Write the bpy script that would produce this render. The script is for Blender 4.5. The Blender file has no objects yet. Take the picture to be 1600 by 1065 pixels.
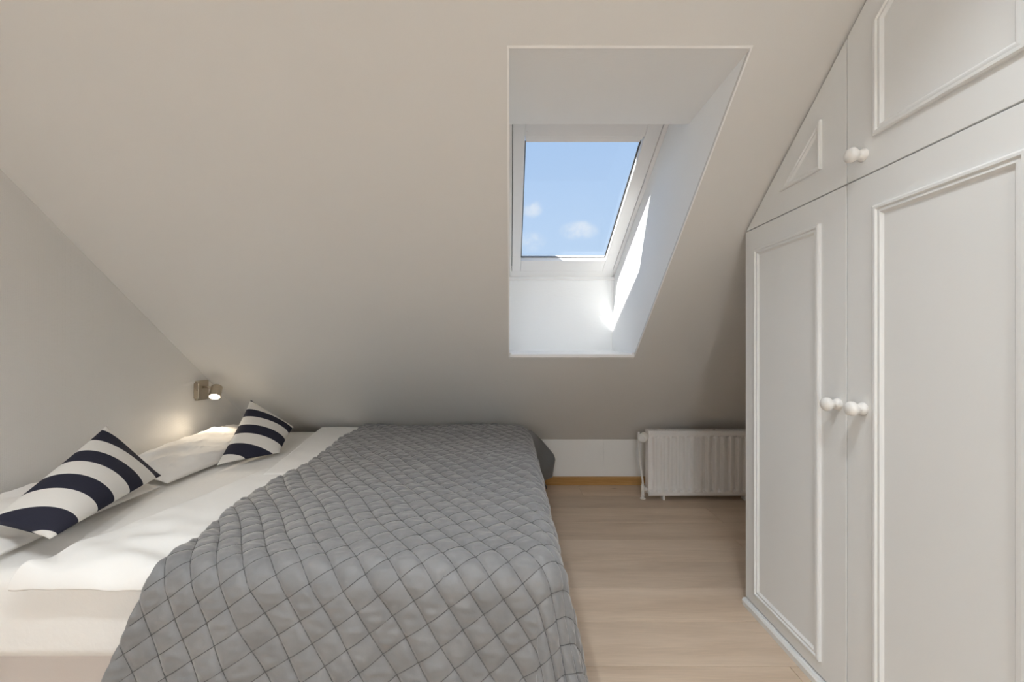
import bpy, math, random
import numpy as np
from mathutils import Vector, Matrix

random.seed(7)
rng = np.random.default_rng(11)
scene = bpy.context.scene
col = scene.collection

# ------------------------------------------------------------------ camera
HC = 1.038                      # eye height above the floor
cam_d = bpy.data.cameras.new('camera')
cam = bpy.data.objects.new('camera', cam_d); col.objects.link(cam)
cam.location = (0, 0, HC)
cam.rotation_euler = (math.radians(90), 0, 0)
cam_d.sensor_width = 36.0
cam_d.lens = 650 / 1600 * 36
cam_d.shift_x = 3 / 1600
cam_d.shift_y = 4.5 / 1600
cam_d.clip_start = 0.02
scene.camera = cam
scene.cycles.max_bounces = 16
scene.cycles.diffuse_bounces = 12
scene.cycles.sample_clamp_indirect = 12.0

# ------------------------------------------------------------------ view
vs = scene.view_settings
vs.view_transform = 'Standard'
vs.look = 'None'
vs.gamma = 1.0
vs.use_curve_mapping = False
vs.exposure = 0.0

# ------------------------------------------------------------------ sky
world = bpy.data.worlds.new('sky'); scene.world = world
world.use_nodes = True
wn, wl = world.node_tree.nodes, world.node_tree.links
wn.clear()
w_out = wn.new('ShaderNodeOutputWorld'); w_bg = wn.new('ShaderNodeBackground')
w_bg.inputs['Strength'].default_value = 1.0
w_tc = wn.new('ShaderNodeTexCoord')
w_sep = wn.new('ShaderNodeSeparateXYZ'); wl.new(w_tc.outputs['Generated'], w_sep.inputs[0])
w_rmp = wn.new('ShaderNodeValToRGB')
w_rmp.color_ramp.elements[0].position = 0.0; w_rmp.color_ramp.elements[0].color = (0.62, 0.78, 0.97, 1)
w_rmp.color_ramp.elements[1].position = 0.75; w_rmp.color_ramp.elements[1].color = (0.33, 0.54, 0.93, 1)
wl.new(w_sep.outputs['Z'], w_rmp.inputs['Fac'])
w_n = wn.new('ShaderNodeTexNoise'); w_n.inputs['Scale'].default_value = 14; w_n.inputs['Detail'].default_value = 6
w_n.inputs['Roughness'].default_value = 0.6
wl.new(w_tc.outputs['Generated'], w_n.inputs['Vector'])
# small fair-weather clouds scattered over the whole dome
clouds = [((0.050, 1, 0.325), .034, .026), ((0.166, 1, 0.272), .055, .026), ((0.045, 1, 0.245), .055, .028),
          ((-.5, 1, .30), .10, .04), ((.75, 1, .35), .12, .05), ((-.9, .5, .6), .10, .05), ((.9, .2, .5), .12, .05),
          ((-.4, -1, .4), .14, .05), ((.5, -1, .5), .12, .05), ((-1, -.2, .35), .1, .05), ((.3, .2, 1), .08, .06)]
prev = None
for d, sx, sz in clouds:
    dv = Vector(d).normalized()
    right = dv.cross(Vector((0, 0, 1))).normalized(); up = right.cross(dv)
    def dot(vec, s):
        n = wn.new('ShaderNodeVectorMath'); n.operation = 'DOT_PRODUCT'
        wl.new(w_tc.outputs['Generated'], n.inputs[0]); n.inputs[1].default_value = vec
        m = wn.new('ShaderNodeMath'); m.operation = 'MULTIPLY'; m.inputs[1].default_value = 1 / s
        wl.new(n.outputs['Value'], m.inputs[0])
        p = wn.new('ShaderNodeMath'); p.operation = 'POWER'; p.inputs[1].default_value = 2
        wl.new(m.outputs[0], p.inputs[0]); return p
    a = dot(right, sx); b = dot(up, sz)
    s = wn.new('ShaderNodeMath'); s.operation = 'ADD'; wl.new(a.outputs[0], s.inputs[0]); wl.new(b.outputs[0], s.inputs[1])
    e = wn.new('ShaderNodeMath'); e.operation = 'SUBTRACT'; e.inputs[0].default_value = 1; wl.new(s.outputs[0], e.inputs[1])
    # only the half of the dome the cloud is in
    f = wn.new('ShaderNodeVectorMath'); f.operation = 'DOT_PRODUCT'
    wl.new(w_tc.outputs['Generated'], f.inputs[0]); f.inputs[1].default_value = dv
    g = wn.new('ShaderNodeMath'); g.operation = 'GREATER_THAN'; g.inputs[1].default_value = 0; wl.new(f.outputs['Value'], g.inputs[0])
    mx = wn.new('ShaderNodeMath'); mx.operation = 'MAXIMUM'; mx.inputs[1].default_value = 0; wl.new(e.outputs[0], mx.inputs[0])
    h = wn.new('ShaderNodeMath'); h.operation = 'MULTIPLY'; wl.new(mx.outputs[0], h.inputs[0]); wl.new(g.outputs[0], h.inputs[1])
    if prev is None: prev = h
    else:
        q = wn.new('ShaderNodeMath'); q.operation = 'MAXIMUM'; wl.new(prev.outputs[0], q.inputs[0]); wl.new(h.outputs[0], q.inputs[1]); prev = q
w_k = wn.new('ShaderNodeMath'); w_k.operation = 'MULTIPLY'; wl.new(prev.outputs[0], w_k.inputs[0])
w_nr = wn.new('ShaderNodeMapRange'); w_nr.inputs['From Min'].default_value = .35; w_nr.inputs['From Max'].default_value = .65
wl.new(w_n.outputs['Fac'], w_nr.inputs['Value']); wl.new(w_nr.outputs[0], w_k.inputs[1])
w_sm = wn.new('ShaderNodeMapRange'); w_sm.interpolation_type = 'SMOOTHSTEP'
w_sm.inputs['From Min'].default_value = .05; w_sm.inputs['From Max'].default_value = .75; w_sm.inputs['To Max'].default_value = .6
wl.new(w_k.outputs[0], w_sm.inputs['Value'])
w_mix = wn.new('ShaderNodeMixRGB'); wl.new(w_sm.outputs[0], w_mix.inputs['Fac']); wl.new(w_rmp.outputs[0], w_mix.inputs['Color1'])
w_mix.inputs['Color2'].default_value = (.93, .95, 1, 1)
wl.new(w_mix.outputs[0], w_bg.inputs['Color']); wl.new(w_bg.outputs[0], w_out.inputs['Surface'])

# ------------------------------------------------------------------ sun
SUN_DIR = Vector((1.457, 1.0, -1.9)).normalized()
sun_d = bpy.data.lights.new('sun', 'SUN'); sun_d.energy = 15.0; sun_d.angle = math.radians(.55); sun_d.color = (1, .97, .92)
sun = bpy.data.objects.new('sun', sun_d); col.objects.link(sun)
sun.rotation_euler = SUN_DIR.to_track_quat('-Z', 'Y').to_euler()
sun.location = (-6, -3, 8)

FILL_LAMP = dict(loc=(-0.60, -4.30, 2.345), strength=180.0, color=(.865, .945, 1.0))
FILL_SPOTS = dict(power=46.0, color=(.91, .965, 1.0), spots=[(-1.25, .42, .55), (-.42, .42, 1.0), (.42, .42, 1.0)])
SPOT_POWER = 4.2

# ------------------------------------------------------------------ materials
def mat(name, color, rough=.5, spec=.3, metallic=0, sheen=0, bump=None, noise=None, coat=0):
    """bump=(kind, scale, strength, distance); noise=(scale, amount) mottles the colour a little"""
    m = bpy.data.materials.new(name); m.use_nodes = True
    nt = m.node_tree; N, L = nt.nodes, nt.links
    b = N['Principled BSDF']
    b.inputs['Base Color'].default_value = (*color, 1)
    b.inputs['Roughness'].default_value = rough
    b.inputs['Specular IOR Level'].default_value = spec
    b.inputs['Metallic'].default_value = metallic
    if sheen:
        b.inputs['Sheen Weight'].default_value = sheen; b.inputs['Sheen Roughness'].default_value = .45
    tc = N.new('ShaderNodeNewGeometry')
    if noise:
        n = N.new('ShaderNodeTexNoise'); n.inputs['Scale'].default_value = noise[0]; n.inputs['Detail'].default_value = 4
        L.new(tc.outputs['Position'], n.inputs['Vector'])
        mr = N.new('ShaderNodeMapRange'); mr.inputs['From Min'].default_value = .3; mr.inputs['From Max'].default_value = .7
        mr.inputs['To Min'].default_value = 1 - noise[1]; mr.inputs['To Max'].default_value = 1 + noise[1]
        L.new(n.outputs['Fac'], mr.inputs['Value'])
        mm = N.new('ShaderNodeVectorMath'); mm.operation = 'SCALE'; mm.inputs[0].default_value = color
        L.new(mr.outputs[0], mm.inputs['Scale']); L.new(mm.outputs[0], b.inputs['Base Color'])
    if bump:
        kind, sc, st, dist = bump
        bp = N.new('ShaderNodeBump'); bp.inputs['Strength'].default_value = st; bp.inputs['Distance'].default_value = dist
        if kind == 'noise':
            n = N.new('ShaderNodeTexNoise'); n.inputs['Scale'].default_value = sc; n.inputs['Detail'].default_value = 3
            L.new(tc.outputs['Position'], n.inputs['Vector']); L.new(n.outputs['Fac'], bp.inputs['Height'])
        elif kind == 'weave':
            ws = []
            for d in ('Y', 'Z'):
                w = N.new('ShaderNodeTexWave'); w.bands_direction = d; w.inputs['Scale'].default_value = sc
                w.inputs['Distortion'].default_value = 1.2; w.inputs['Detail'].default_value = 2; w.inputs['Detail Scale'].default_value = 2
                L.new(tc.outputs['Position'], w.inputs['Vector']); ws.append(w)
            ad = N.new('ShaderNodeMath'); ad.operation = 'ADD'
            L.new(ws[0].outputs['Fac'], ad.inputs[0]); L.new(ws[1].outputs['Fac'], ad.inputs[1]); L.new(ad.outputs[0], bp.inputs['Height'])
        elif kind == 'brushx':
            mp = N.new('ShaderNodeMapping'); mp.inputs['Scale'].default_value = (sc * .12, sc, sc)
            L.new(tc.outputs['Position'], mp.inputs['Vector'])
            n = N.new('ShaderNodeTexNoise'); n.inputs['Scale'].default_value = 1; n.inputs['Detail'].default_value = 3
            L.new(mp.outputs[0], n.inputs['Vector']); L.new(n.outputs['Fac'], bp.inputs['Height'])
        L.new(bp.outputs['Normal'], b.inputs['Normal'])
    return m

M = {}
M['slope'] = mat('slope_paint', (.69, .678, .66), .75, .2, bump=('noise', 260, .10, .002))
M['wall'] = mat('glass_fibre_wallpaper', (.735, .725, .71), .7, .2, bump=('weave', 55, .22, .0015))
M['knee'] = mat('knee_wall_paint', (.90, .895, .885), .7, .2, bump=('noise', 200, .08, .002))
M['shaft'] = mat('skylight_lining_paint', (.88, .89, .895), .6, .25, bump=('brushx', 260, .35, .002))
M['frame'] = mat('window_white_lacquer', (.86, .855, .85), .35, .4)
M['gasket'] = mat('window_dark_gasket', (.12, .12, .12), .6)
M['lead'] = mat('roof_flashing', (.12, .12, .125), .6)
M['ward'] = mat('wardrobe_paint', (.79, .80, .80), .42, .35, bump=('noise', 120, .05, .002))
M['ward_in'] = mat('wardrobe_carcass', (.55, .53, .50), .6)
M['knob'] = mat('knob_white_paint', (.83, .82, .80), .3, .5)
M['rad'] = mat('radiator_enamel', (.82, .80, .785), .32, .45)
M['radp'] = mat('pipe_enamel', (.80, .78, .75), .35, .45)
M['sheet'] = mat('sheet_cotton', (.82, .81, .79), .85, .15, sheen=.1, bump=('noise', 45, .18, .006))
M['duvet'] = mat('duvet_cotton', (.84, .835, .82), .85, .15, sheen=.1, bump=('noise', 30, .15, .006))
M['pillow'] = mat('pillow_cotton', (.82, .80, .775), .85, .15, sheen=.1, bump=('noise', 28, .25, .008))
M['base'] = mat('bed_base_fabric', (.62, .57, .54), .9, .1, bump=('noise', 400, .2, .001))
M['leg'] = mat('bed_leg_wood', (.30, .22, .15), .5)
M['navy'] = mat('cushion_navy_canvas', (.026, .027, .043), .85, .12, sheen=.08, bump=('noise', 700, .25, .001))
M['cream'] = mat('cushion_white_canvas', (.72, .70, .67), .85, .12, bump=('noise', 700, .25, .001))
M['quilt'] = mat('quilt_grey_microfibre', (.195, .195, .20), .5, .40, sheen=.5, bump=('noise', 60, .30, .004), noise=(16, .10))
M['quilt_back'] = mat('quilt_backing', (.15, .15, .152), .55, .3, sheen=.25, bump=('noise', 30, .25, .004))
M['thread'] = mat('quilting_thread_seam_shade', (.115, .114, .115), .8, .1)
M['nickel'] = mat('brushed_nickel', (.52, .46, .37), .34, .5, metallic=1, bump=('noise', 900, .1, .0005))
M['subfloor'] = mat('subfloor', (.05, .035, .025), .9)
M['dark'] = mat('dark_rubber', (.05, .05, .05), .6)

def emission(name, color, s):
    m = bpy.data.materials.new(name); m.use_nodes = True
    N, L = m.node_tree.nodes, m.node_tree.links
    N.clear(); o = N.new('ShaderNodeOutputMaterial'); e = N.new('ShaderNodeEmission')
    e.inputs['Color'].default_value = (*color, 1); e.inputs['Strength'].default_value = s
    L.new(e.outputs[0], o.inputs['Surface']); return m

def pane_material():
    m = bpy.data.materials.new('window_glass'); m.use_nodes = True
    N, L = m.node_tree.nodes, m.node_tree.links
    N.clear(); o = N.new('ShaderNodeOutputMaterial'); mx = N.new('ShaderNodeMixShader')
    t = N.new('ShaderNodeBsdfTransparent'); t.inputs['Color'].default_value = (.97, .98, .98, 1)
    g = N.new('ShaderNodeBsdfGlossy'); g.inputs['Roughness'].default_value = .01
    f = N.new('ShaderNodeLayerWeight'); f.inputs['Blend'].default_value = .5
    p = N.new('ShaderNodeMath'); p.operation = 'POWER'; p.inputs[1].default_value = 5; L.new(f.outputs['Facing'], p.inputs[0])
    q = N.new('ShaderNodeMath'); q.operation = 'MULTIPLY_ADD'; q.inputs[1].default_value = .6; q.inputs[2].default_value = .03; L.new(p.outputs[0], q.inputs[0])
    L.new(q.outputs[0], mx.inputs['Fac']); L.new(t.outputs[0], mx.inputs[1]); L.new(g.outputs[0], mx.inputs[2])
    L.new(mx.outputs[0], o.inputs['Surface']); return m
M['pane'] = pane_material()

def wood(name, c_dark, c_mid, c_light, knot_col, knot_amount, rough, along=.9, across=16):
    m = bpy.data.materials.new(name); m.use_nodes = True
    N, L = m.node_tree.nodes, m.node_tree.links
    b = N['Principled BSDF']; b.inputs['Roughness'].default_value = rough; b.inputs['Specular IOR Level'].default_value = .3
    g = N.new('ShaderNodeNewGeometry'); oi = N.new('ShaderNodeObjectInfo')
    off = N.new('ShaderNodeCombineXYZ')
    mu = N.new('ShaderNodeMath'); mu.operation = 'MULTIPLY'; mu.inputs[1].default_value = 37.0; L.new(oi.outputs['Random'], mu.inputs[0])
    L.new(mu.outputs[0], off.inputs['X']); L.new(mu.outputs[0], off.inputs['Y'])
    ad = N.new('ShaderNodeVectorMath'); ad.operation = 'ADD'; L.new(g.outputs['Position'], ad.inputs[0]); L.new(off.outputs[0], ad.inputs[1])
    mp = N.new('ShaderNodeMapping'); mp.inputs['Scale'].default_value = (along, across, across); L.new(ad.outputs[0], mp.inputs['Vector'])
    n1 = N.new('ShaderNodeTexNoise'); n1.inputs['Scale'].default_value = 1.6; n1.inputs['Detail'].default_value = 6
    n1.inputs['Roughness'].default_value = .62; n1.inputs['Distortion'].default_value = .6; L.new(mp.outputs[0], n1.inputs['Vector'])
    r = N.new('ShaderNodeValToRGB'); el = r.color_ramp.elements
    el[0].position = .30; el[0].color = (*c_dark, 1); el[1].position = .72; el[1].color = (*c_light, 1)
    e = el.new(.5); e.color = (*c_mid, 1); L.new(n1.outputs['Fac'], r.inputs['Fac'])
    # fine pores
    mp2 = N.new('ShaderNodeMapping'); mp2.inputs['Scale'].default_value = (9, 190, 190); L.new(ad.outputs[0], mp2.inputs['Vector'])
    n2 = N.new('ShaderNodeTexNoise'); n2.inputs['Scale'].default_value = 1; n2.inputs['Detail'].default_value = 3; L.new(mp2.outputs[0], n2.inputs['Vector'])
    mr2 = N.new('ShaderNodeMapRange'); mr2.inputs['From Min'].default_value = .3; mr2.inputs['From Max'].default_value = .7
    mr2.inputs['To Min'].default_value = .94; mr2.inputs['To Max'].default_value = 1.04; L.new(n2.outputs['Fac'], mr2.inputs['Value'])
    # board-to-board tone
    mr3 = N.new('ShaderNodeMapRange'); mr3.inputs['To Min'].default_value = .93; mr3.inputs['To Max'].default_value = 1.07; L.new(oi.outputs['Random'], mr3.inputs['Value'])
    m3 = N.new('ShaderNodeMath'); m3.operation = 'MULTIPLY'; L.new(mr2.outputs[0], m3.inputs[0]); L.new(mr3.outputs[0], m3.inputs[1])
    sc = N.new('ShaderNodeVectorMath'); sc.operation = 'SCALE'; L.new(r.outputs[0], sc.inputs[0]); L.new(m3.outputs[0], sc.inputs['Scale'])
    # knots
    mp3 = N.new('ShaderNodeMapping'); mp3.inputs['Scale'].default_value = (2.4, 5.2, 5.2); L.new(ad.outputs[0], mp3.inputs['Vector'])
    v = N.new('ShaderNodeTexVoronoi'); v.inputs['Scale'].default_value = 1.0; v.inputs['Randomness'].default_value = 1.0; L.new(mp3.outputs[0], v.inputs['Vector'])
    mr4 = N.new('ShaderNodeMapRange'); mr4.interpolation_type = 'SMOOTHSTEP'
    mr4.inputs['From Min'].default_value = .015; mr4.inputs['From Max'].default_value = .085
    mr4.inputs['To Min'].default_value = knot_amount; mr4.inputs['To Max'].default_value = 0; L.new(v.outputs['Distance'], mr4.inputs['Value'])
    mix = N.new('ShaderNodeMixRGB'); L.new(mr4.outputs[0], mix.inputs['Fac']); L.new(sc.outputs[0], mix.inputs['Color1'])
    mix.inputs['Color2'].default_value = (*knot_col, 1)
    L.new(mix.outputs[0], b.inputs['Base Color'])
    bp = N.new('ShaderNodeBump'); bp.inputs['Strength'].default_value = .12; bp.inputs['Distance'].default_value = .001
    L.new(n2.outputs['Fac'], bp.inputs['Height']); L.new(bp.outputs['Normal'], b.inputs['Normal'])
    return m
M['oak'] = wood('oak_planks', (.56, .435, .325), (.64, .51, .39), (.70, .57, .45), (.24, .16, .10), .75, .45, along=.7, across=6)
M['pine'] = wood('pine_baseboard', (.42, .22, .07), (.50, .28, .10), (.58, .36, .15), (.10, .045, .02), .85, .4, along=1.5, across=30)

# ------------------------------------------------------------------ helpers
def link(name, verts, faces, material, parent=None, smooth=False, loc=None):
    me = bpy.data.meshes.new(name)
    me.from_pydata([tuple(map(float, v)) for v in verts], [], [tuple(map(int, f)) for f in faces])
    me.update()
    mats = material if isinstance(material, (list, tuple)) else [material]
    for m in mats: me.materials.append(m)
    if smooth: me.polygons.foreach_set('use_smooth', [True] * len(me.polygons))
    o = bpy.data.objects.new(name, me); col.objects.link(o)
    if parent: o.parent = parent; o.matrix_parent_inverse = Matrix.Translation(-parent.location) if parent.type == 'EMPTY' else Matrix()
    if loc: o.location = loc
    return o

def fix_normals(o):
    import bmesh
    bm = bmesh.new(); bm.from_mesh(o.data); bmesh.ops.recalc_face_normals(bm, faces=bm.faces); bm.to_mesh(o.data); bm.free(); return o

class MB:
    """collects shapes for ONE mesh object"""
    def __init__(s): s.v = []; s.f = []
    def add(s, v, f):
        n = len(s.v); s.v += [tuple(p) for p in v]; s.f += [tuple(i + n for i in q) for q in f]; return s
    def box(s, x0, x1, y0, y1, z0, z1):
        return s.add([(x0,y0,z0),(x1,y0,z0),(x1,y1,z0),(x0,y1,z0),(x0,y0,z1),(x1,y0,z1),(x1,y1,z1),(x0,y1,z1)],
                     [(0,3,2,1),(4,5,6,7),(0,1,5,4),(1,2,6,5),(2,3,7,6),(3,0,4,7)])
    def prism(s, poly, axis, a0, a1):
        """polygon extruded along X (poly = (y,z)) or Y (poly = (x,z))"""
        n = len(poly)
        P = (lambda p, a: (a, p[0], p[1])) if axis == 'X' else (lambda p, a: (p[0], a, p[1]))
        v = [P(p, a0) for p in poly] + [P(p, a1) for p in poly]
        f = [tuple(range(n))[::-1], tuple(range(n, 2 * n))] + [(i, (i + 1) % n, n + (i + 1) % n, n + i) for i in range(n)]
        return s.add(v, f)
    def lathe(s, origin, axis, profile, seg=20):
        """profile = [(distance along axis, radius)]"""
        a = Vector(axis).normalized(); t = Vector((0, 0, 1)) if abs(a.z) < .9 else Vector((1, 0, 0))
        u = a.cross(t).normalized(); w = a.cross(u); O = Vector(origin)
        v = []; f = []
        for d, r in profile:
            for k in range(seg):
                q = 2 * math.pi * k / seg; v.append(O + a * d + (u * math.cos(q) + w * math.sin(q)) * r)
        for i in range(len(profile) - 1):
            for k in range(seg):
                k2 = (k + 1) % seg; f.append((i * seg + k, i * seg + k2, (i + 1) * seg + k2, (i + 1) * seg + k))
        f.append(tuple(range(seg))[::-1]); f.append(tuple(range((len(profile) - 1) * seg, len(profile) * seg)))
        return s.add(v, f)
    def tube(s, pts, r, seg=12):
        pts = [Vector(p) for p in pts]; v = []; f = []
        ref = Vector((0, 1, 0))
        for i, p in enumerate(pts):
            t = (pts[min(i + 1, len(pts) - 1)] - pts[max(i - 1, 0)]).normalized()
            u = t.cross(ref); u = u.normalized() if u.length > 1e-4 else t.cross(Vector((1, 0, 0))).normalized()
            w = t.cross(u)
            for k in range(seg):
                q = 2 * math.pi * k / seg; v.append(p + (u * math.cos(q) + w * math.sin(q)) * r)
        for i in range(len(pts) - 1):
            for k in range(seg):
                k2 = (k + 1) % seg; f.append((i * seg + k, i * seg + k2, (i + 1) * seg + k2, (i + 1) * seg + k))
        f.append(tuple(range(seg))[::-1]); f.append(tuple(range((len(pts) - 1) * seg, len(pts) * seg)))
        return s.add(v, f)
    def build(s, name, material, parent=None, smooth=False, bevel=0, seg=2):
        o = fix_normals(link(name, s.v, s.f, material, parent, smooth))
        if bevel:
            m = o.modifiers.new('bevel', 'BEVEL'); m.width = bevel; m.segments = seg; m.limit_method = 'ANGLE'; m.angle_limit = math.radians(40)
        return o

def smooth_by_angle(o, deg=40):
    me = o.data
    me.polygons.foreach_set('use_smooth', [True] * len(me.polygons))
    try: me.set_sharp_from_angle(angle=math.radians(deg))
    except Exception: pass
    return o

def empty(name, loc):
    o = bpy.data.objects.new(name, None); col.objects.link(o); o.location = loc; o.empty_display_size = .1; return o
def tag(o, label=None, cat=None, group=None, kind=None):
    if label: o['label'] = label
    if cat: o['category'] = cat
    if group: o['group'] = group
    if kind: o['kind'] = kind
    return o
def struct(o): o['kind'] = 'structure'; return o

def grid_faces(nu, nv, flip=False):
    i, j = np.meshgrid(np.arange(nu - 1), np.arange(nv - 1), indexing='ij')
    a = (i * nv + j).ravel(); b = a + nv; c = b + 1; d = a + 1
    return np.stack([a, b, c, d] if not flip else [a, d, c, b], 1)

def fast_grid(name, P, material, parent=None, flip=False):
    nu, nv = P.shape[:2]
    me = bpy.data.meshes.new(name); F = grid_faces(nu, nv, flip)
    me.vertices.add(nu * nv); me.vertices.foreach_set('co', P.reshape(-1).astype(np.float32))
    me.loops.add(F.size); me.loops.foreach_set('vertex_index', F.ravel().astype(np.int32))
    me.polygons.add(len(F)); me.polygons.foreach_set('loop_start', (np.arange(len(F)) * 4).astype(np.int32))
    me.polygons.foreach_set('loop_total', np.full(len(F), 4, np.int32))
    me.update(calc_edges=True); me.validate()
    me.polygons.foreach_set('use_smooth', [True] * len(F))
    me.materials.append(material)
    o = bpy.data.objects.new(name, me); col.objects.link(o)
    if parent: o.parent = parent; o.matrix_parent_inverse = Matrix.Translation(-parent.location)
    return o

def wavy(seed, n, f0, f1):
    """smooth pseudo-noise in two variables, about -1..1"""
    r = np.random.default_rng(seed)
    k = r.uniform(f0, f1, n); t = r.uniform(0, 2 * np.pi, n); ph = r.uniform(0, 2 * np.pi, n)
    def fn(x, y):
        s = 0
        for a, b, c in zip(k, t, ph): s = s + np.sin(2 * np.pi * a * (x * math.cos(b) + y * math.sin(b)) + c)
        return s / math.sqrt(n) / 1.2
    return fn
def sstep(a, b, x):
    t = np.clip((x - a) / (b - a), 0, 1); return t * t * (3 - 2 * t)

# ------------------------------------------------------------------ the room
XL, XR, YK, YB, ZC = -1.79, 1.72, 3.07, -5.60, 2.36
SA, SB = 2.21, 1.22                                     # slope:  y = SA - SB*(z-HC)
def slope_z(y): return HC + (SA - y) / SB
def slope_y(z): return SA - SB * (z - HC)
YC = slope_y(ZC); ZK = slope_z(YK)

# floor: dark underlay with oak planks running left to right
floor = struct(MB().box(XL - .02, XR + .02, YB - .02, YK + .02, -.06, -.014).build('floor', M['subfloor']))
PW = .2155
joints = {0: [.50, -1.0], 1: [-.35, 1.62], 2: [1.24, -.62], 3: [-.2], 4: [1.19, -.9], 5: [-.45], 6: [1.5, -.7], 7: [-.1], 8: [.9, -1.1]}
row = 0; y1 = YK - .006
while y1 > YB:
    y0 = max(y1 - PW, YB)
    js = joints.get(row, [random.uniform(-1.2, -.2), random.uniform(.4, 1.4)])
    xs = [XL] + sorted(js) + [XR]
    for xa, xb in zip(xs[:-1], xs[1:]):
        g = .0009
        MB().box(xa + g, xb - g, y0 + g, y1 - g, -.014, 0).build('floor_plank', M['oak'], floor, bevel=.0008, seg=1)
    y1 -= PW; row += 1

# knee wall of boards, pine skirting
knee = struct(MB().box(XL, XR, YK + .012, YK + .05, -.02, ZK + .03).build('wall_back', M['knee']))
for a, b in ((XL, -.62), (-.618, .6895), (.6905, XR)):
    MB().box(a, b, YK, YK + .012, 0, ZK + .002).build('wall_board', M['knee'], knee)
struct(MB().prism([(YK, 0), (YK - .014, 0), (YK - .014, .054), (YK - .010, .060), (YK, .060)], 'X', XL, XR).build('baseboard_back', M['pine']))

# gable walls and the wall behind the viewer
prof = [(YB, -.02), (YK + .05, -.02), (YK + .05, ZK - .03), (YK, ZK), (YC, ZC), (YB, ZC)]
prof = [(y, z + (.03 if z > .1 else 0)) for y, z in prof]
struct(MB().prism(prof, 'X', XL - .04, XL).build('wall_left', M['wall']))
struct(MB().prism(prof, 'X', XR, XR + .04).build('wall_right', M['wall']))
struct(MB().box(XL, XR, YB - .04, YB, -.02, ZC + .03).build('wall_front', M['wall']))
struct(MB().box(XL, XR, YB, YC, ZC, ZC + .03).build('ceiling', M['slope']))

# sloped ceiling with the skylight opening
OX0, OX1 = -.004, .685
OYT, OYB = 1.183, 2.300                                 # upper / lower edge of the opening
TH = .014
def slab(mb, xa, xb, ya, yb):
    n = Vector((0, 1, SB)).normalized()                 # outward normal of the slope (direction (0,-SB,1))
    v = []
    for off in (0, TH):
        for x, y in ((xa, ya), (xb, ya), (xb, yb), (xa, yb)):
            p = Vector((x, y, slope_z(y))) + Vector((0, 1 / math.hypot(1, SB), SB / math.hypot(1, SB))) * off
            v.append(p)
    mb.add(v, [(0,3,2,1),(4,5,6,7),(0,1,5,4),(1,2,6,5),(2,3,7,6),(3,0,4,7)])
mb = MB()
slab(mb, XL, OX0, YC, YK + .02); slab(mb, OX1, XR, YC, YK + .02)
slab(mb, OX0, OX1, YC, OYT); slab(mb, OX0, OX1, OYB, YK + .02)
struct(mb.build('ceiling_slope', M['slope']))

# ------------------------------------------------------------------ skylight
def wz(y): return HC + .936 - .53 * (y - 1.795)         # inner plane of the window
WYT, WYB = 1.60, 2.735
LY0, LY1 = 2.80, 2.735                                  # bottom lining: foot and head
ZT = HC + .842; ZS = HC - .0555
side = [(OYT + .0089, slope_z(OYT) + .0108), (1.596, ZT + .0), (1.600, wz(1.60) + .02), (WYB + .02, wz(WYB + .02) + .02), (LY1, wz(WYB) - .0),
        (LY0, ZS), (OYB + .0089, slope_z(OYB) + .0108)]
lin = struct(empty('trim_1', (.34, 2.0, HC)))
lin['label'] = 'white painted lining of the deep skylight shaft'
MB().prism(side, 'X', OX1, OX1 + .03).build('side_lining', M['shaft'], lin)
MB().prism(side, 'X', OX0 - .03, OX0).build('side_lining', M['shaft'], lin)
MB().prism([(OYT, ZT), (1.596, ZT), (1.600, wz(1.6) + .02), (1.57, wz(1.6) + .02), (1.565, ZT + .03), (OYT + .02, ZT + .03)], 'X', OX0 - .03, OX1 + .03).build('top_lining', M['shaft'], lin)
MB().prism([(LY0, ZS - .03), (LY1, wz(WYB) + .015), (LY1 + .03, wz(WYB) + .015), (LY0 + .03, ZS - .03)], 'X', OX0 - .03, OX1 + .03).build('bottom_lining', M['shaft'], lin)
MB().prism([(OYB - .004, ZS - .019), (OYB - .006, ZS - .004), (OYB - .002, ZS), (LY0 + .005, ZS + .010), (LY0 + .005, ZS - .03), (OYB + .02, ZS - .03)], 'X', OX0, OX1).build('sill_board', M['frame'], lin)
for xa in (OX0, OX1 - .012):
    MB().box(xa, xa + .012, OYB - .009, OYB + .004, ZS - .004, ZS + .008).build('sill_end', M['frame'], lin, bevel=.002)
# narrow bead round the opening, barely proud of the slope
def along_slope(mb, xa, xb, ya, yb, proud):
    n = Vector((0, -1 / math.hypot(1, SB), -SB / math.hypot(1, SB)))
    v = []
    for off in (-.002, proud):
        for x, y in ((xa, ya), (xb, ya), (xb, yb), (xa, yb)): v.append(Vector((x, y, slope_z(y))) + n * off)
    mb.add(v, [(0,1,2,3),(7,6,5,4),(4,5,1,0),(5,6,2,1),(6,7,3,2),(7,4,0,3)])
for args in ((OX0 - .005, OX0 + .001, OYT - .004, OYB), (OX1 - .001, OX1 + .004, OYT - .004, OYB), (OX0, OX1, OYT - .004, OYT + .001)):
    b = MB(); along_slope(b, *args, .0012); b.build('corner_bead', M['frame'], lin)

win = struct(empty('window_1', (.34, 2.15, wz(2.15))))
win['label'] = 'white roof window showing blue sky'
def wpt(x, t, h):                                       # t = y in plane, h = height outwards
    n = Vector((0, .53, 1)).normalized(); return Vector((x, t, wz(t))) + n * h
def wbox(mb, x0, x1, t0, t1, h0, h1):
    v = [wpt(x, t, h) for h in (h0, h1) for x, t in ((x0, t0), (x1, t0), (x1, t1), (x0, t1))]
    return mb.add(v, [(0,3,2,1),(4,5,6,7),(0,1,5,4),(1,2,6,5),(2,3,7,6),(3,0,4,7)])
fx0, fx1 = OX0, OX1
sx0, sx1 = .013, .660                                   # sash outer
gx0, gx1 = .066, .594                                   # glass
st0, st1 = 1.64, 2.680; gt0, gt1 = 1.874, 2.588
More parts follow.
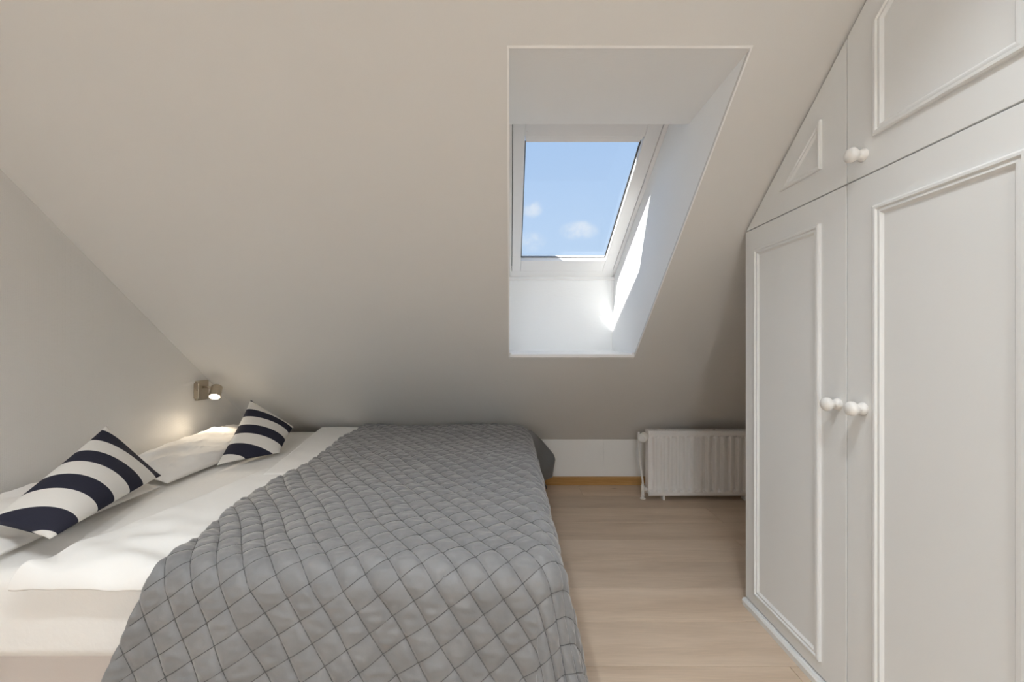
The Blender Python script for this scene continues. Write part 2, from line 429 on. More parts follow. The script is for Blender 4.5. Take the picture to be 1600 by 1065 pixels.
# outer frame: four rails joined into one part
fr = MB()
wbox(fr, fx0, sx0 - .003, WYT, WYB + .01, .004, .052); wbox(fr, sx1 + .003, fx1, WYT, WYB + .01, .004, .052)
wbox(fr, fx0, fx1, st1 + .003, WYB + .01, .004, .052); wbox(fr, fx0, fx1, WYT - .02, st0 - .003, .004, .052)
fr.build('window_frame', M['frame'], win, bevel=.003)
ga = MB()
wbox(ga, fx0 + .003, fx1 - .003, WYT, WYB, .060, .064)
# gasket plate is a ring so daylight passes
ga = MB()
wbox(ga, sx0 - .006, sx0 + .02, st0, st1, .045, .055); wbox(ga, sx1 - .02, sx1 + .006, st0, st1, .045, .055)
wbox(ga, sx0, sx1, st1 - .02, st1 + .005, .045, .055)
ga.build('frame_seal', M['gasket'], win)
for nm, a in (('sash_stile', (sx0, gx0, st0, st1, 0, .045)), ('sash_stile', (gx1, sx1, st0, st1, 0, .045)),
              ('sash_rail', (gx0, gx1, gt1, st1, 0, .045)), ('sash_rail', (gx0, gx1, st0, 1.838, 0, .045))):
    wbox(MB(), *a).build(nm, M['frame'], win, bevel=.004)
bl = MB(); wbox(bl, gx0 + .002, gx1 - .002, 1.838, gt0 - .016, .012, .045); bl.build('blind_cassette', M['frame'], win, bevel=.002)
bl = MB(); wbox(bl, gx0 + .006, gx1 - .006, gt0 - .016, gt0, .020, .032); bl.build('blind_rail', M['frame'], win, bevel=.002)
wbox(MB(), gx0 + .004, gx0 + .012, 1.815, 1.84, -.003, .010).build('blind_catch', M['frame'], win)
b = MB()
for a in ((gx0, gx0 + .006, gt0, gt1), (gx1 - .006, gx1, gt0, gt1), (gx0, gx1, gt1 - .005, gt1)): wbox(b, *a, .026, .032)
b.build('glazing_bead', M['gasket'], win)
wbox(MB(), gx0 - .01, gx1 + .01, 1.70, gt1 + .01, .034, .040).build('pane', M['pane'], win)
# small lip below the frame
MB().box(OX0, OX1, LY1 - .010, LY1 + .004, wz(WYB) - .020, wz(WYB) - .012).build('drip_lip', M['frame'], lin)
# outside: upstand of the roof build-up on the ridge side and on one flank
b = MB(); wbox(b, OX0 - .06, OX0 - .002, 1.60, 3.00, -.05, .285); b.build('roof_upstand', M['lead'], win)
b = MB(); wbox(b, OX0 - .06, OX1 + .06, 1.50, 1.60, .03, .285); b.build('roof_upstand', M['lead'], win)

# ------------------------------------------------------------------ wardrobe
XW = .937
Z_MID = HC + .4435
wd = empty('built_in_wardrobe', (1.3, .9, 0))
tag(wd, 'white painted built-in wardrobe with panelled doors cut to the sloped ceiling', 'wardrobe')
WY0, WY1 = .150, 1.660
def top_z(y): return min(slope_z(y), ZC)
body = [(WY0, .03), (WY1 - .004, .03), (WY1 - .004, slope_z(WY1) - .014), (YC, ZC - .012), (WY0, ZC - .012)]
MB().prism(body, 'X', XW + .021, XR - .004).build('carcass', M['ward_in'], wd)
MB().prism([(WY1 - .0195, .03), (WY1, .03), (WY1, slope_z(WY1) - .012), (WY1 - .0195, slope_z(WY1 - .0195) - .012)], 'X', XW + .0205, XR - .004).build('side_panel', M['ward'], wd)
pl = MB().prism([(XW + .021, 0), (XW - .010, 0), (XW - .012, .020), (XW - .006, .028), (XW + .021, .031)], 'Y', WY0, WY1)
pl.build('plinth', M['ward'], wd)

def inset(poly, d):
    """mitred inset of a convex polygon listed anticlockwise"""
    n = len(poly); out = []
    lines = []
    for i in range(n):
        p = np.array(poly[i]); q = np.array(poly[(i + 1) % n]); t = (q - p) / np.linalg.norm(q - p)
        nn = np.array([-t[1], t[0]]); lines.append((p + nn * d, t))
    for i in range(n):
        p, t = lines[i - 1]; q, s = lines[i]
        A = np.array([t, -s]).T; k = np.linalg.solve(A, q - p); out.append(tuple(p + t * k[0]))
    return out
def ccw(poly):
    a = sum(p[0] * q[1] - q[0] * p[1] for p, q in zip(poly, poly[1:] + poly[:1])); return poly if a > 0 else poly[::-1]
PROFILE = [(0, -.001), (0, .007), (.004, .0095), (.010, .0095), (.013, .005), (.017, .0065), (.0205, .0065), (.024, .0025), (.027, .0)]
def moulding(poly, parent, k=1.0):
    poly = ccw(poly); mb = MB(); n = len(poly); v = []; f = []
    for d, h in PROFILE:
        for y, z in inset(poly, d * k): v.append((XW - h, y, z))
    for i in range(len(PROFILE) - 1):
        for j in range(n):
            j2 = (j + 1) % n; f.append((i * n + j, i * n + j2, (i + 1) * n + j2, (i + 1) * n + j))
    mb.add(v, f); return mb.build('panel_moulding', M['ward'], parent)
def door(name, poly, label=None):
    o = MB().prism(poly, 'X', XW, XW + .019).build(name, M['ward'], wd, bevel=.0012, seg=1)
    if label: o['label'] = label
    return o
KNOB = [(-.001, .0165), (.004, .0170), (.008, .0150), (.012, .0120), (.017, .0122), (.022, .0155), (.027, .0188), (.033, .0198), (.039, .0180), (.0435, .0125), (.0455, .0050)]
def knob(y, z, parent):
    o = MB().lathe((XW, y, z), (-1, 0, 0), KNOB, 24).build('knob', M['knob'], parent); smooth_by_angle(o, 60); return o
columns = [(1.1592, 1.6545), (.6595, 1.1562), (.1600, .6565)]
for i, (a, b) in enumerate(columns):
    d = door('lower_door', [(a, .036), (b, .036), (b, Z_MID - .0018), (a, Z_MID - .0018)])
    if i == 0: m = (1.253, 1.590)
    elif i == 1: m = (.745, 1.0685)
    else: m = (.245, .570)
    moulding([(m[0], .080), (m[1], .080), (m[1], HC + .362 - .008 * (i > 0)), (m[0], HC + .362 - .008 * (i > 0))], d)
    knob({0: 1.188, 1: 1.103, 2: .60}[i], HC - .172, d)
    # upper door, cut along the slope
    zb = Z_MID + .0018; gap = .012
    if i == 0:
        bb = slope_y(zb + gap); poly = [(a, zb), (bb, zb), (a, slope_z(a) - gap)]
        d = door('upper_panel', poly, 'small triangular panel under the slope')
        moulding([(1.249, HC + .525), (1.437, HC + .525), (1.249, HC + .674)], d, .7)
    else:
        if a < YC: poly = [(a, zb), (b, zb), (b, min(slope_z(b), ZC) - gap)] + ([(YC, ZC - gap)] if b > YC else []) + [(a, ZC - gap)]
        else: poly = [(a, zb), (b, zb), (b, slope_z(b) - gap), (a, slope_z(a) - gap)]
        d = door('upper_door', poly)
        zt = lambda y: min(slope_z(y) - .106, ZC - .09)
        moulding([(m[0], HC + .533), (m[1], HC + .533), (m[1], zt(m[1]))] + ([(slope_y(ZC - .09 + .106), ZC - .09)] if slope_y(ZC + .016) > m[0] and slope_y(ZC + .016) < m[1] else []) + [(m[0], zt(m[0]))], d)
        knob({1: 1.103, 2: .60}[i], HC + .500, d)

# ------------------------------------------------------------------ radiator
rad = empty('radiator', (1.25, 2.80, 0))
tag(rad, 'low white ribbed panel radiator under the slope beside the wardrobe', 'radiator')
RX0, RX1, RY = .917, 1.660, 2.752
RZ0, RZ1 = .030, .462
def rib_panel(name, yf, sgn):
    nx, nz = 460, 60
    x = np.linspace(RX0, RX1, nx); z = np.linspace(RZ0, RZ1, nz)
    X, Z = np.meshgrid(x, z, indexing='ij')
    ph = ((X - RX0 - .027) / .0502) % 1.0
    inside = (X > RX0 + .027) & (X < RX1 - .027)
    rib = sstep(.05, .22, ph) * (1 - sstep(.50, .67, ph)) * inside
    zz = sstep(.061, .069, Z) * (1 - sstep(.417, .425, Z))
    edge = 1 - np.minimum(sstep(0, .006, Z - RZ0) * sstep(0, .006, RZ1 - Z), sstep(0, .006, X - RX0) * sstep(0, .006, RX1 - X))
    h = -.020 * zz * (1 - rib) + .005 * zz * rib - .008 * edge
    P = np.stack([X, np.full_like(X, yf) - sgn * h, Z], -1)
    return fast_grid(name, P, M['rad'], rad, flip=(sgn < 0))
rib_panel('front_panel', RY, 1)
bp = rib_panel('back_panel', RY + .075, -1)
MB().box(RX0, RX0 + .0025, RY + .006, RY + .070, RZ0 + .012, RZ1 - .004).build('side_cover', M['rad'], rad)
MB().box(RX1 - .0025, RX1, RY + .006, RY + .070, RZ0 + .012, RZ1 - .004).build('side_cover', M['rad'], rad)
g = MB()
g.box(RX0, RX1, RY + .005, RY + .014, RZ1 - .004, RZ1); g.box(RX0, RX1, RY + .060, RY + .070, RZ1 - .004, RZ1)
k = RX0
while k < RX1 - .01:
    g.box(k, k + .012, RY + .010, RY + .064, RZ1 - .0035, RZ1 - .0005); k += .0183
g.build('top_grille', M['rad'], rad)
g = MB(); g.box(RX0 + .01, RX1 - .01, RY + .03, RY + .045, RZ0 + .02, RZ1 - .02); g.build('convector_fins', M['rad'], rad)
MB().lathe((.988, RY + .03, RZ1 - .004), (0, 0, 1), [(0, .008), (.006, .008), (.007, .0055), (.012, .0055)], 14).build('air_vent', M['radp'], rad)
MB().lathe((1.365, RY + .03, RZ1 - .004), (0, 0, 1), [(0, .006), (.005, .006), (.006, .004)], 12).build('blanking_plug', M['dark'], rad)
for xx in (1.02, 1.56):
    MB().box(xx - .006, xx + .006, RY + .008, RY + .05, 0, RZ0 + .03).build('foot', M['rad'], rad)
# thermostat head, feed pipe and lockshield valve
th = MB().lathe((.905, RY + .030, .425), (-.62, -.72, -.12), [(.0, .012), (.010, .012), (.011, .024), (.016, .0285), (.052, .0305), (.058, .0285), (.060, .022), (.061, .021)], 28).build('thermostat_head', M['radp'], rad)
smooth_by_angle(th, 35)
dirv = Vector((-.62, -.72, -.12)).normalized(); cpos = Vector((.905, RY + .030, .425)) + dirv * .061
MB().lathe(cpos, dirv, [(0, .0165), (.0015, .016)], 24).build('thermostat_cap', M['rad'], th)
MB().lathe((.919, RY + .034, .425), (-1, 0, 0), [(0, .011), (.012, .011), (.013, .014), (.022, .014), (.023, .010), (.05, .010)], 18).build('valve_body', M['radp'], rad)
pp = []
for t in np.linspace(0, 1, 22):
    z = .448 - t * (.448 - .100); bend = sstep(.45, 1.0, t)
    pp.append((.862 + .006 * t + .020 * bend, RY + .036 - .004 * t, z))
pt = MB().tube(pp, .0068, 12).build('feed_pipe', M['radp'], rad); smooth_by_angle(pt, 50)
lv = MB().lathe((.888, RY + .032, .003), (0, 0, 1), [(0, .019), (.004, .019), (.008, .010), (.020, .009), (.021, .0135), (.026, .0135), (.027, .010), (.055, .010), (.056, .0125), (.088, .0125), (.090, .009), (.10, .0085)], 20).build('lockshield_valve', M['radp'], rad)
smooth_by_angle(lv, 35)
MB().lathe((.890, RY + .032, .066), (1, 0, 0), [(0, .009), (.010, .009), (.011, .013), (.020, .013), (.021, .009), (.032, .009)], 16).build('valve_union', M['radp'], rad)

# ------------------------------------------------------------------ bed
BX0, BX1 = XL + .015, .085
BY0, BY1 = 1.085, 2.87
Z_M = .437                                              # mattress top
bed = empty('bed', (-.83, 1.95, 0))
tag(bed, 'double bed with white fitted sheet standing under the sloped ceiling', 'bed')
MB().box(BX0 + .02, BX1 - .03, BY0 + .035, BY1 - .03, .085, .206).build('bed_base', M['base'], bed, bevel=.015, seg=3)
for x, y in ((BX0 + .12, BY0 + .14), (BX1 - .14, BY0 + .14), (BX0 + .12, BY1 - .14), (BX1 - .14, BY1 - .14)):
    MB().lathe((x, y, 0), (0, 0, 1), [(0, .022), (.09, .028)], 16).build('leg', M['leg'], bed)
def rounded_slab(name, x0, x1, y0, y1, z0, z1, r, material, parent, nx=90, ny=90, dz=None, dy=None):
    """closed soft box: grid wrapped over a superellipse section in both directions"""
    u = np.linspace(0, 1, nx); v = np.linspace(0, 1, ny)
    def ax(a, b, t):
        s = np.sign(t - .5) * (1 - (1 - np.abs(2 * t - 1)) ** 2.2); return (a + b) / 2 + s * (b - a) / 2
    X, Y = np.meshgrid(ax(x0, x1, u), ax(y0, y1, v), indexing='ij')
    d = np.minimum(np.minimum(X - x0, x1 - X), np.minimum(Y - y0, y1 - Y))
    t = np.clip(d / r, 0, 1); k = np.sqrt(np.clip(1 - (1 - t) ** 2, 0, 1))
    zc = (z0 + z1) / 2
    r2 = min(r, (z1 - z0) / 2)
    top = z1 - r2 + r2 * k; bot = z0 + r2 - r2 * k
    if dz is not None: top = top + dz(X, Y) * k
    P1 = np.stack([X, Y, top], -1); P0 = np.stack([X, Y, bot], -1)
    V = np.concatenate([P1.reshape(-1, 3), P0.reshape(-1, 3)]); n = nx * ny
    F = [tuple(f) for f in grid_faces(nx, ny)] + [tuple(f + n) for f in grid_faces(nx, ny, True)]
    ring = [i * ny for i in range(nx)] + [(nx - 1) * ny + j for j in range(1, ny)] + [i * ny + ny - 1 for i in range(nx - 2, -1, -1)] + [j for j in range(ny - 2, 0, -1)]
    m = len(ring)
    F += [(ring[i], n + ring[i], n + ring[(i + 1) % m], ring[(i + 1) % m]) for i in range(m)]
    o = link(name, V, F, material, parent, smooth=True)
    return fix_normals(o)
w1 = wavy(3, 10, 1.5, 5)
mt = rounded_slab('mattress', BX0, BX1, BY0, BY1, .204, Z_M, .040, M['sheet'], bed, 130, 120,
                  dz=lambda X, Y: .0025 * w1(X, Y))

# ---- soft quads: pillows and cushions
def puffed(name, A, B, C, D, thick, material, parent=None, nu=40, nv=40, power=.55, pinch=.05, wr=None, stripe=None, back=1.0):
    """A-B-C-D corners (A..B = one edge, D..C the opposite); bulges on both faces; stripe(u, v) = woven stripe phase"""
    A, B, C, D = [np.array(p, float) for p in (A, B, C, D)]
    s = np.sin(np.linspace(-np.pi / 2, np.pi / 2, nu)); t = np.linspace(-1, 1, nv)
    S, T = np.meshgrid(s, t, indexing='ij')
    S2 = S * (1 - pinch * (1 - T ** 2)); T2 = T * (1 - pinch * (1 - S ** 2))
    u = (S2 + 1) / 2; v = (T2 + 1) / 2
    P = ((1 - u) * (1 - v))[..., None] * A + (u * (1 - v))[..., None] * B + (u * v)[..., None] * C + ((1 - u) * v)[..., None] * D
    n = np.cross(D - B, C - A); n /= np.linalg.norm(n)
    b = np.clip((1 - S ** 2) * (1 - T ** 2), 0, 1) ** power
    w = 0 if wr is None else wr(P[..., 0] + .3 * P[..., 2], P[..., 1] + .3 * P[..., 2]) * np.clip(b * 1.6, 0, 1)
    top = P + n * (thick * b + w)[..., None]; bot = P - n * (thick * back * b)[..., None]
    V = np.concatenate([top.reshape(-1, 3), bot.reshape(-1, 3)]); N = nu * nv
    F1 = grid_faces(nu, nv); F2 = grid_faces(nu, nv, True) + N
    o = link(name, V, np.concatenate([F1, F2]).tolist(), material, parent, smooth=True)
    if stripe is not None:
        w = stripe((S + 1) / 2, (T + 1) / 2).ravel()
        at = o.data.attributes.new('stripe', 'FLOAT', 'POINT'); at.data.foreach_set('value', np.concatenate([w, w]).astype(np.float32))
    import bmesh
    bm = bmesh.new(); bm.from_mesh(o.data); bmesh.ops.remove_doubles(bm, verts=bm.verts, dist=1e-5)
    bmesh.ops.recalc_face_normals(bm, faces=bm.faces); bm.to_mesh(o.data); bm.free()
    return o
wp = wavy(21, 14, 2.5, 9)
p1 = puffed('pillow', (-1.755, 1.80, Z_M + .050), (-1.755, 2.62, Z_M + .088), (-1.400, 2.64, Z_M + .016), (-1.425, 1.73, Z_M + .020), .075, M['pillow'], nu=60, nv=60,
            power=.5, pinch=.04, wr=lambda x, y: .008 * np.exp(-5 * np.abs(wp(x, y))) + .005 * wp(y, x), back=.15)
tag(p1, 'white bed pillow under the wall lamp, behind the smaller-looking striped cushion', 'pillow', 'white bed pillows')
p2 = puffed('pillow', (-1.755, 1.10, Z_M + .078), (-1.755, 1.74, Z_M + .078), (-1.430, 1.70, Z_M + .016), (-1.405, 1.13, Z_M + .016), .040, M['pillow'], nu=60, nv=60,
            power=.5, pinch=.04, wr=lambda x, y: .008 * np.exp(-5 * np.abs(wp(x + 3, y))) + .005 * wp(y, x + 3), back=.15)
tag(p2, 'white bed pillow behind the larger striped cushion at the left edge', 'pillow', 'white bed pillows')

def stripe_material():
    m = bpy.data.materials.new('cushion_striped_canvas'); m.use_nodes = True
    N, L = m.node_tree.nodes, m.node_tree.links; b = N['Principled BSDF']
    b.inputs['Roughness'].default_value = .85; b.inputs['Specular IOR Level'].default_value = .12
    at = N.new('ShaderNodeAttribute'); at.attribute_name = 'stripe'
    fr = N.new('ShaderNodeMath'); fr.operation = 'FRACT'; L.new(at.outputs['Fac'], fr.inputs[0])
    lt = N.new('ShaderNodeMath'); lt.operation = 'LESS_THAN'; lt.inputs[1].default_value = .49; L.new(fr.outputs[0], lt.inputs[0])
    mx = N.new('ShaderNodeMixRGB'); L.new(lt.outputs[0], mx.inputs['Fac'])
    mx.inputs['Color1'].default_value = (.72, .70, .67, 1); mx.inputs['Color2'].default_value = (.028, .029, .045, 1)
    L.new(mx.outputs[0], b.inputs['Base Color'])
    g = N.new('ShaderNodeNewGeometry'); n = N.new('ShaderNodeTexNoise'); n.inputs['Scale'].default_value = 700; L.new(g.outputs['Position'], n.inputs['Vector'])
    bp = N.new('ShaderNodeBump'); bp.inputs['Strength'].default_value = .25; bp.inputs['Distance'].default_value = .001
    L.new(n.outputs['Fac'], bp.inputs['Height']); L.new(bp.outputs['Normal'], b.inputs['Normal'])
    return m
M['stripe'] = stripe_material()
def cushion(corners, label, first, period, skew, shrink, thick):
    o = puffed('striped_cushion', *corners, thick, M['stripe'], nu=44, nv=64, power=.62, pinch=.045, stripe=lambda u, v: (v * (1 - shrink * u) + skew * u - first) / period + 10)
    return tag(o, label, 'cushion', 'striped scatter cushions')
cushion(((-1.610, 1.66, .712), (-1.425, 1.70, .500), (-1.250, 1.13, .508), (-1.480, 1.175, .530)),
        'large navy and white striped cushion in the foreground, leaning on a pillow', .064, .295, .14, 0, .056)
cushion(((-1.508, 2.42, .712), (-1.300, 2.50, .540), (-1.220, 2.20, .462), (-1.390, 1.97, .462)),
        'striped cushion lying farther back under the wall lamp, nearest the slope', .17, .283, .12, .42, .050)

# ---- duvets folded back
def duvet(name, label, poly_left, poly_right, y0, y1, z, t, front_drop, seed):
    """slab between two slanted sides, rounded rim"""
    nx, ny = 70, 110
    s = np.linspace(0, 1, nx) ; s = .5 - .5 * np.cos(np.pi * s)
    q = np.linspace(0, 1, ny); q = .5 - .5 * np.cos(np.pi * q)
    S, Q = np.meshgrid(s, q, indexing='ij')
    xl = poly_left[0] + (poly_left[1] - poly_left[0]) * Q; xr = poly_right[0] + (poly_right[1] - poly_right[0]) * Q
    Y = y0 + (y1 - y0) * Q; X = xl + (xr - xl) * S
    X = X + .010 * np.sin(Y * 9 + seed) * (1 - S)
    d = np.minimum(np.minimum((X - xl), (xr - X)), np.minimum(Y - y0, y1 - Y)); d = np.clip(d, 0, None)
    rim = min(t * .9, .035); k = np.sqrt(np.clip(1 - (1 - np.clip(d / rim, 0, 1)) ** 2, 0, 1))
    w = wavy(seed, 12, 2, 7); w2 = wavy(seed + 5, 8, .8, 2.0)
    fold = .45 + 2.6 * (1 - sstep(1.10, 1.45, Y)) if front_drop else .35
    lump = (.0045 * w(X * 1.0, Y * 1.6) + .004 * w2(X, Y)) * fold
    zb = np.full_like(X, z)
    if front_drop:
        e = np.clip((1.10 - Y) / .06, 0, 1); zb = z - (.032 + .007 * w2(X * 2, X) + .004 * w(X * 1.5, X)) * e ** 2
        Y = Y - .006 * e * w2(X * 2.2, .3 * X)
    top = zb + t * k * 1.0 + lump * k; bot = zb + .0 * k
    V = np.concatenate([np.stack([X, Y, top], -1).reshape(-1, 3), np.stack([X, Y, bot], -1).reshape(-1, 3)]); n = nx * ny
    F = np.concatenate([grid_faces(nx, ny), grid_faces(nx, ny, True) + n])
    o = link(name, V, F.tolist(), M['duvet'], None, smooth=True)
    import bmesh
    bm = bmesh.new(); bm.from_mesh(o.data); bmesh.ops.remove_doubles(bm, verts=bm.verts, dist=1e-5)
    bmesh.ops.recalc_face_normals(bm, faces=bm.faces); bm.to_mesh(o.data); bm.free()
    return tag(o, label, 'duvet', 'white duvets folded back')
duvet('folded_duvet', 'rumpled white duvet drooping over the front edge of the bed', (-1.275, -1.13), (-.80, -.74), 1.050, 1.93, Z_M + .001, .027, True, 31)
duvet('folded_duvet', 'flat smooth white duvet with crisp edges beside the slope', (-1.085, -1.30), (-.72, -.72), 1.80, 2.845, Z_M + .006, .030, False, 44)

# ---- quilted bedspread
QX0, QX1 = -.955, .070                                   # cloth: left hem, start of the bend over the foot end
QY1, QYF = 1.105, 2.835                                  # start of the bend over the front edge, far edge
QZ, QR = .481, .072
HANG = .40
res = .0042
cx = np.arange(QX0, QX1 + HANG + res, res); cy = np.arange(QYF + .09, QY1 - HANG - res, -res)
CX, CY = np.meshgrid(cx, cy, indexing='ij')
wq = wavy(5, 10, .5, 1.7); wq2 = wavy(6, 12, 2.0, 4.5); wq3 = wavy(8, 22, 14, 34); wq4 = wavy(9, 10, .8, 2.2)
def bedspread(CX, CY):
    dx = np.clip(CX - QX1, 0, None); dy = np.clip(QY1 - CY, 0, None)
    r = np.hypot(dx, dy) + 1e-9; ux, uy = dx / r, -dy / r
    corner = 2 * (dx / r) * (dy / r)                     # 1 on the diagonal of the corner
    q = QR * np.pi / 2
    flare = .10 + .22 * corner
    th = np.clip(r / QR, 0, np.pi / 2); ov = np.clip(r - q, 0, None)
    out = QR * np.sin(th) + flare * ov; down = QR * (1 - np.cos(th)) + ov * np.sqrt(1 - flare ** 2)
    lim = QZ - .022; over = np.clip(down - lim, 0, None); down = np.minimum(down, lim); out = out + over * .8
    # soft hanging folds
    hang = np.clip(down / .35, 0, 1)
    s_par = np.where(dy > dx, CX - QX1, QY1 - CY)
    out = out + hang * (.010 * np.sin(2 * np.pi * s_par / .27 + .6) + .006 * np.sin(2 * np.pi * s_par / .155)) * (r > QR)
    X = np.minimum(CX, QX1) + ux * out; Y = np.maximum(CY, QY1) + uy * out; Z = QZ - down
    # left hem spreads where it hangs
    X = X - np.clip(1 - (CX - QX0) / .5, 0, 1) * (.30 * np.clip(down - .03, 0, None)) * (dy > 0)
    # left hem is not quite straight on top
    X = X + np.clip(1 - (CX - QX0) / .3, 0, 1) * (-.045 * sstep(1.6, 2.85, CY) + .045 * (1 - sstep(1.15, 1.6, CY)) + .010 * np.sin(CY * 7))
    # far end: pushed out under the slope, drops behind
    far = np.clip(CY - QYF, 0, None); Z = Z - far * .9; Y = Y - far * .75
    X = X + sstep(2.45, 2.84, CY) * np.clip(down - .02, 0, None) * .18
    Y = np.where(CX > QX1 + QR, np.minimum(Y, 2.86), Y)
    # broad lumps of the bedding below
    Z = Z + (.007 * wq(CX, CY) + .0035 * wq2(CX, CY)) * (1 - hang) + .012 * np.exp(-((CX + .12) / .22) ** 2 - ((CY - 2.62) / .22) ** 2) - .012 * np.exp(-((CX + .55) / .2) ** 2 - ((CY - 2.7) / .18) ** 2)
    # foot edge sags inwards at the far end
    X = X - .012 * sstep(2.35, 2.84, CY) * sstep(-.3, .05, CX) * (1 - hang)
    return np.stack([X, Y, Z], -1)
P = bedspread(CX, CY)
# quilting relief along the surface normal, in squares set askew to the bed
PH = math.radians(36); SQ = .0625; CA, CB = math.cos(PH), math.sin(PH)
def quilt_uv(X, Y): return X * CA + Y * CB + .008 * wq4(X, Y), -X * CB + Y * CA + .006 * wq4(Y + 2, X)
def normals(P):
    du = np.gradient(P, axis=0); dv = np.gradient(P, axis=1)
    n = np.cross(dv, du); return n / (np.linalg.norm(n, axis=-1, keepdims=True) + 1e-12)
ua, ub = quilt_uv(CX, CY)
sa = np.abs(np.sin(np.pi * ua / SQ)); sb = np.abs(np.sin(np.pi * ub / SQ))
da = np.arcsin(np.clip(sa, 0, 1)) / np.pi * SQ; db = np.arcsin(np.clip(sb, 0, 1)) / np.pi * SQ     # distance to the stitch lines
fa = 1 - np.exp(-(da / .0085) ** 1.25); fb = 1 - np.exp(-(db / .0085) ** 1.25)
rel = .0095 * fa * (.58 + .42 * fb)
crk = .0016 * wq3(CX * .6 + CY * .2, CY * 1.5) * np.sqrt(sa * sb)
P = P + normals(P) * (rel + crk)[..., None]
quilt = fast_grid('quilted_bedspread', P, M['quilt'], flip=True)
tag(quilt, 'grey diamond-quilted bedspread draped over the foot half of the bed', 'bedspread')
md = quilt.modifiers.new('thickness', 'SOLIDIFY'); md.thickness = .007; md.offset = -1
# stitching thread lying in the channels, coloured dark to paint in the seam shade
def cloth_point(u0, v0):
    x = u0 * CA - v0 * CB; y = u0 * CB + v0 * CA
    for _ in range(6):
        uu, vv = quilt_uv(x, y); eu, ev = u0 - uu, v0 - vv
        x = x + eu * CA - ev * CB; y = y + eu * CB + ev * CA
    return x, y
sv, sf = [], []
u_min, u_max, v_min, v_max = ua.min(), ua.max(), ub.min(), ub.max()
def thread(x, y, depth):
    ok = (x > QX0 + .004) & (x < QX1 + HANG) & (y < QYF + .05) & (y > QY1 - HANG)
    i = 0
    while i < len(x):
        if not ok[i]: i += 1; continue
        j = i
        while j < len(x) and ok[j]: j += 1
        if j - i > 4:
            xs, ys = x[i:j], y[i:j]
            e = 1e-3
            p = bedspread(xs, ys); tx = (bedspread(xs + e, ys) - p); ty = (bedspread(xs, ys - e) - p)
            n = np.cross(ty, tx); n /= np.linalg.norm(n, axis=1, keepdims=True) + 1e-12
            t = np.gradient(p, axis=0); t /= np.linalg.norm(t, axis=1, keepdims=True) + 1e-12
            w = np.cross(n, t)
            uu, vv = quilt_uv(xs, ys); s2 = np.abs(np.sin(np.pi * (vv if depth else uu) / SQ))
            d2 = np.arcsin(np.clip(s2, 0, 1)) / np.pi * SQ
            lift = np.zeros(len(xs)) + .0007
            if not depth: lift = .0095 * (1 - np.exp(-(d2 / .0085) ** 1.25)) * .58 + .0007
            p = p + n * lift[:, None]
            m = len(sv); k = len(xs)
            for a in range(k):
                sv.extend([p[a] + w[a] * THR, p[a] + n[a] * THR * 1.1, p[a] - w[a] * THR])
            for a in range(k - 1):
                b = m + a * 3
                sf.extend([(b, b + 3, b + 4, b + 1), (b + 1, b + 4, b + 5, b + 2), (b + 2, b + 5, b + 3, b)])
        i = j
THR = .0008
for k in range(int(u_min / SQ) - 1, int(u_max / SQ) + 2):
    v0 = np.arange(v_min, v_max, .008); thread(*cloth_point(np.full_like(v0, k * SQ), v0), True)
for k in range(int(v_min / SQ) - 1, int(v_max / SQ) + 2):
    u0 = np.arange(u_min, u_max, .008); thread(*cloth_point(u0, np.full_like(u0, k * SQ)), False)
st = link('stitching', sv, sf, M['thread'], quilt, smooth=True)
st['label'] = 'quilting thread coloured dark grey to put shade in the seams'

# plain turned-over corner at the far foot end: a sloping sheet that breaks over a ridge and drops
near_line = [(.040, .474), (.095, .466), (.125, .440), (.140, .395), (.145, .320), (.145, .230), (.145, .150)]
far_line = [(.060, .474), (.140, .455), (.215, .385), (.290, .300), (.300, .270), (.288, .205), (.280, .150)]
def polyline(pts, n):
    pts = np.array(pts); L = np.r_[0, np.cumsum(np.hypot(*np.diff(pts, axis=0).T))]; t = np.linspace(0, L[-1], n)
    return np.stack([np.interp(t, L, pts[:, 0]), np.interp(t, L, pts[:, 1])], 1)
a_ = np.linspace(0, 1, 26)[:, None]; pn, pf = polyline(near_line, 40), polyline(far_line, 40)
sec = pn[None] * (1 - a_[..., None]) + pf[None] * a_[..., None]
b_ = np.linspace(0, 1, 40)[None]
yy = 2.67 + .13 * a_ - .035 * sstep(.45, 1, b_) + .008 * np.sin(9 * b_ + 5 * a_)
fo = fast_grid('turned_corner', np.stack([sec[..., 0], yy + 0 * sec[..., 0], sec[..., 1]], -1), M['quilt_back'])
fo.parent = quilt
md = fo.modifiers.new('thickness', 'SOLIDIFY'); md.thickness = .006; md.offset = 0

# ------------------------------------------------------------------ wall lamp
lamp = empty('wall_lamp', (XL, 2.405, .77))
tag(lamp, 'small brushed nickel reading spotlight lit on the left wall', 'wall lamp')
MB().box(XL, XL + .016, 2.362, 2.449, HC - .323, HC - .211).build('back_plate', M['nickel'], lamp, bevel=.002)
MB().box(XL, XL + .030, 2.352, 2.3615, HC - .310, HC - .222).build('switch_housing', M['nickel'], lamp, bevel=.003)
MB().lathe((XL + .018, 2.352, HC - .262), (0, -1, 0), [(0, .007), (.006, .007), (.007, .003), (.012, .003)], 14).build('switch', M['nickel'], lamp)
MB().tube([(XL + .014, 2.405, HC - .250), (XL + .040, 2.405, HC - .249), (XL + .066, 2.398, HC - .252)], .006, 12).build('arm', M['nickel'], lamp, smooth=True)
h0 = Vector((XL + .086, 2.420, HC - .246)); hd = Vector((.24, -.62, -.74)).normalized()
hh = MB().lathe(h0, hd, [(0, .016), (.002, .022), (.008, .0285), (.062, .0295), (.075, .0300), (.0755, .0270), (.066, .0255)], 28).build('lamp_head', M['nickel'], lamp)
smooth_by_angle(hh, 35)
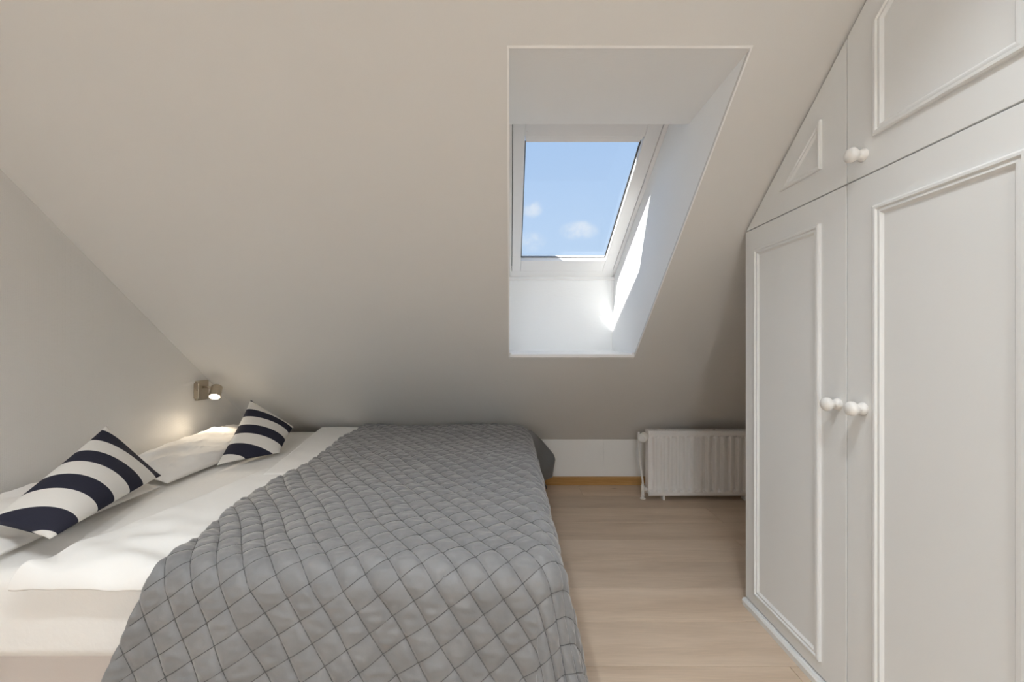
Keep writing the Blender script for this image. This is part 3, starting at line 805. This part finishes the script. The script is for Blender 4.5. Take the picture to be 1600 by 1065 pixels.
MB().lathe(h0 - hd * .012, hd, [(0, .004), (.013, .004)], 10).build('rear_screw', M['nickel'], hh)
MB().lathe(h0 + hd * .0665, hd, [(0, .0252), (.0010, .0252), (.0015, .02)], 28).build('lens', emission('lamp_lens_glow', (1, .93, .80), 9), hh)
sd = bpy.data.lights.new('spot_bulb', 'SPOT'); sd.energy = SPOT_POWER; sd.color = (1, .84, .62); sd.spot_size = math.radians(122); sd.spot_blend = 1.0; sd.shadow_soft_size = .02
so = bpy.data.objects.new('spot_bulb', sd); col.objects.link(so); so.parent = hh
so.location = h0 + hd * .080; so.rotation_euler = hd.to_track_quat('-Z', 'Y').to_euler()

# ------------------------------------------------------------------ added fill lamp, unseen behind the viewer, brightens the room
cl = FILL_LAMP
lp = empty('fill_lamp', cl['loc'])
tag(lp, 'added fill lamp behind the viewer, shaped as a round opal glass dome', 'fill lamp')
lx, ly, lz = cl['loc']
MB().lathe((lx, ly, ZC), (0, 0, -1), [(0, .29), (.030, .29), (.034, .275)], 40).build('lamp_base', M['frame'], lp)
dm = MB().lathe((lx, ly, ZC - .030), (0, 0, -1), [(.0, .270), (.030, .262), (.055, .225), (.075, .150), (.083, .06), (.084, .01)], 40).build('opal_shade', emission('fill_lamp_glow', cl['color'], cl['strength']), lp, smooth=True)

# added fill spots, unseen in the flat ceiling, to brighten bed and floor
for k, (lx, ly, dim) in enumerate(FILL_SPOTS['spots']):
    dl = empty('fill_spot', (lx, ly, ZC))
    where = ['above the head end of the bed', 'above the middle of the bed', 'above the gap between bed and wardrobe'][k]
    tag(dl, 'small unseen added downlight in the flat ceiling ' + where, 'fill_spot', 'added fill spots')
    rg = MB().lathe((lx, ly, ZC - .0002), (0, 0, -1), [(0, .062), (.004, .060), (.006, .052), (.002, .047), (.0005, .046)], 28).build('trim_ring', M['frame'], dl)
    MB().lathe((lx, ly, ZC - .001), (0, 0, -1), [(0, .045), (.0015, .044), (.003, .03)], 24).build('lens', emission('fill_spot_glow', FILL_SPOTS['color'], 8), dl)
    ld = bpy.data.lights.new('fill_spot_bulb', 'SPOT'); ld.energy = FILL_SPOTS['power'] * dim; ld.color = FILL_SPOTS['color']
    ld.spot_size = math.radians(112); ld.spot_blend = .9; ld.shadow_soft_size = .05
    lo = bpy.data.objects.new('fill_spot_bulb', ld); col.objects.link(lo); lo.parent = dl
    lo.location = (0, 0, -.07)
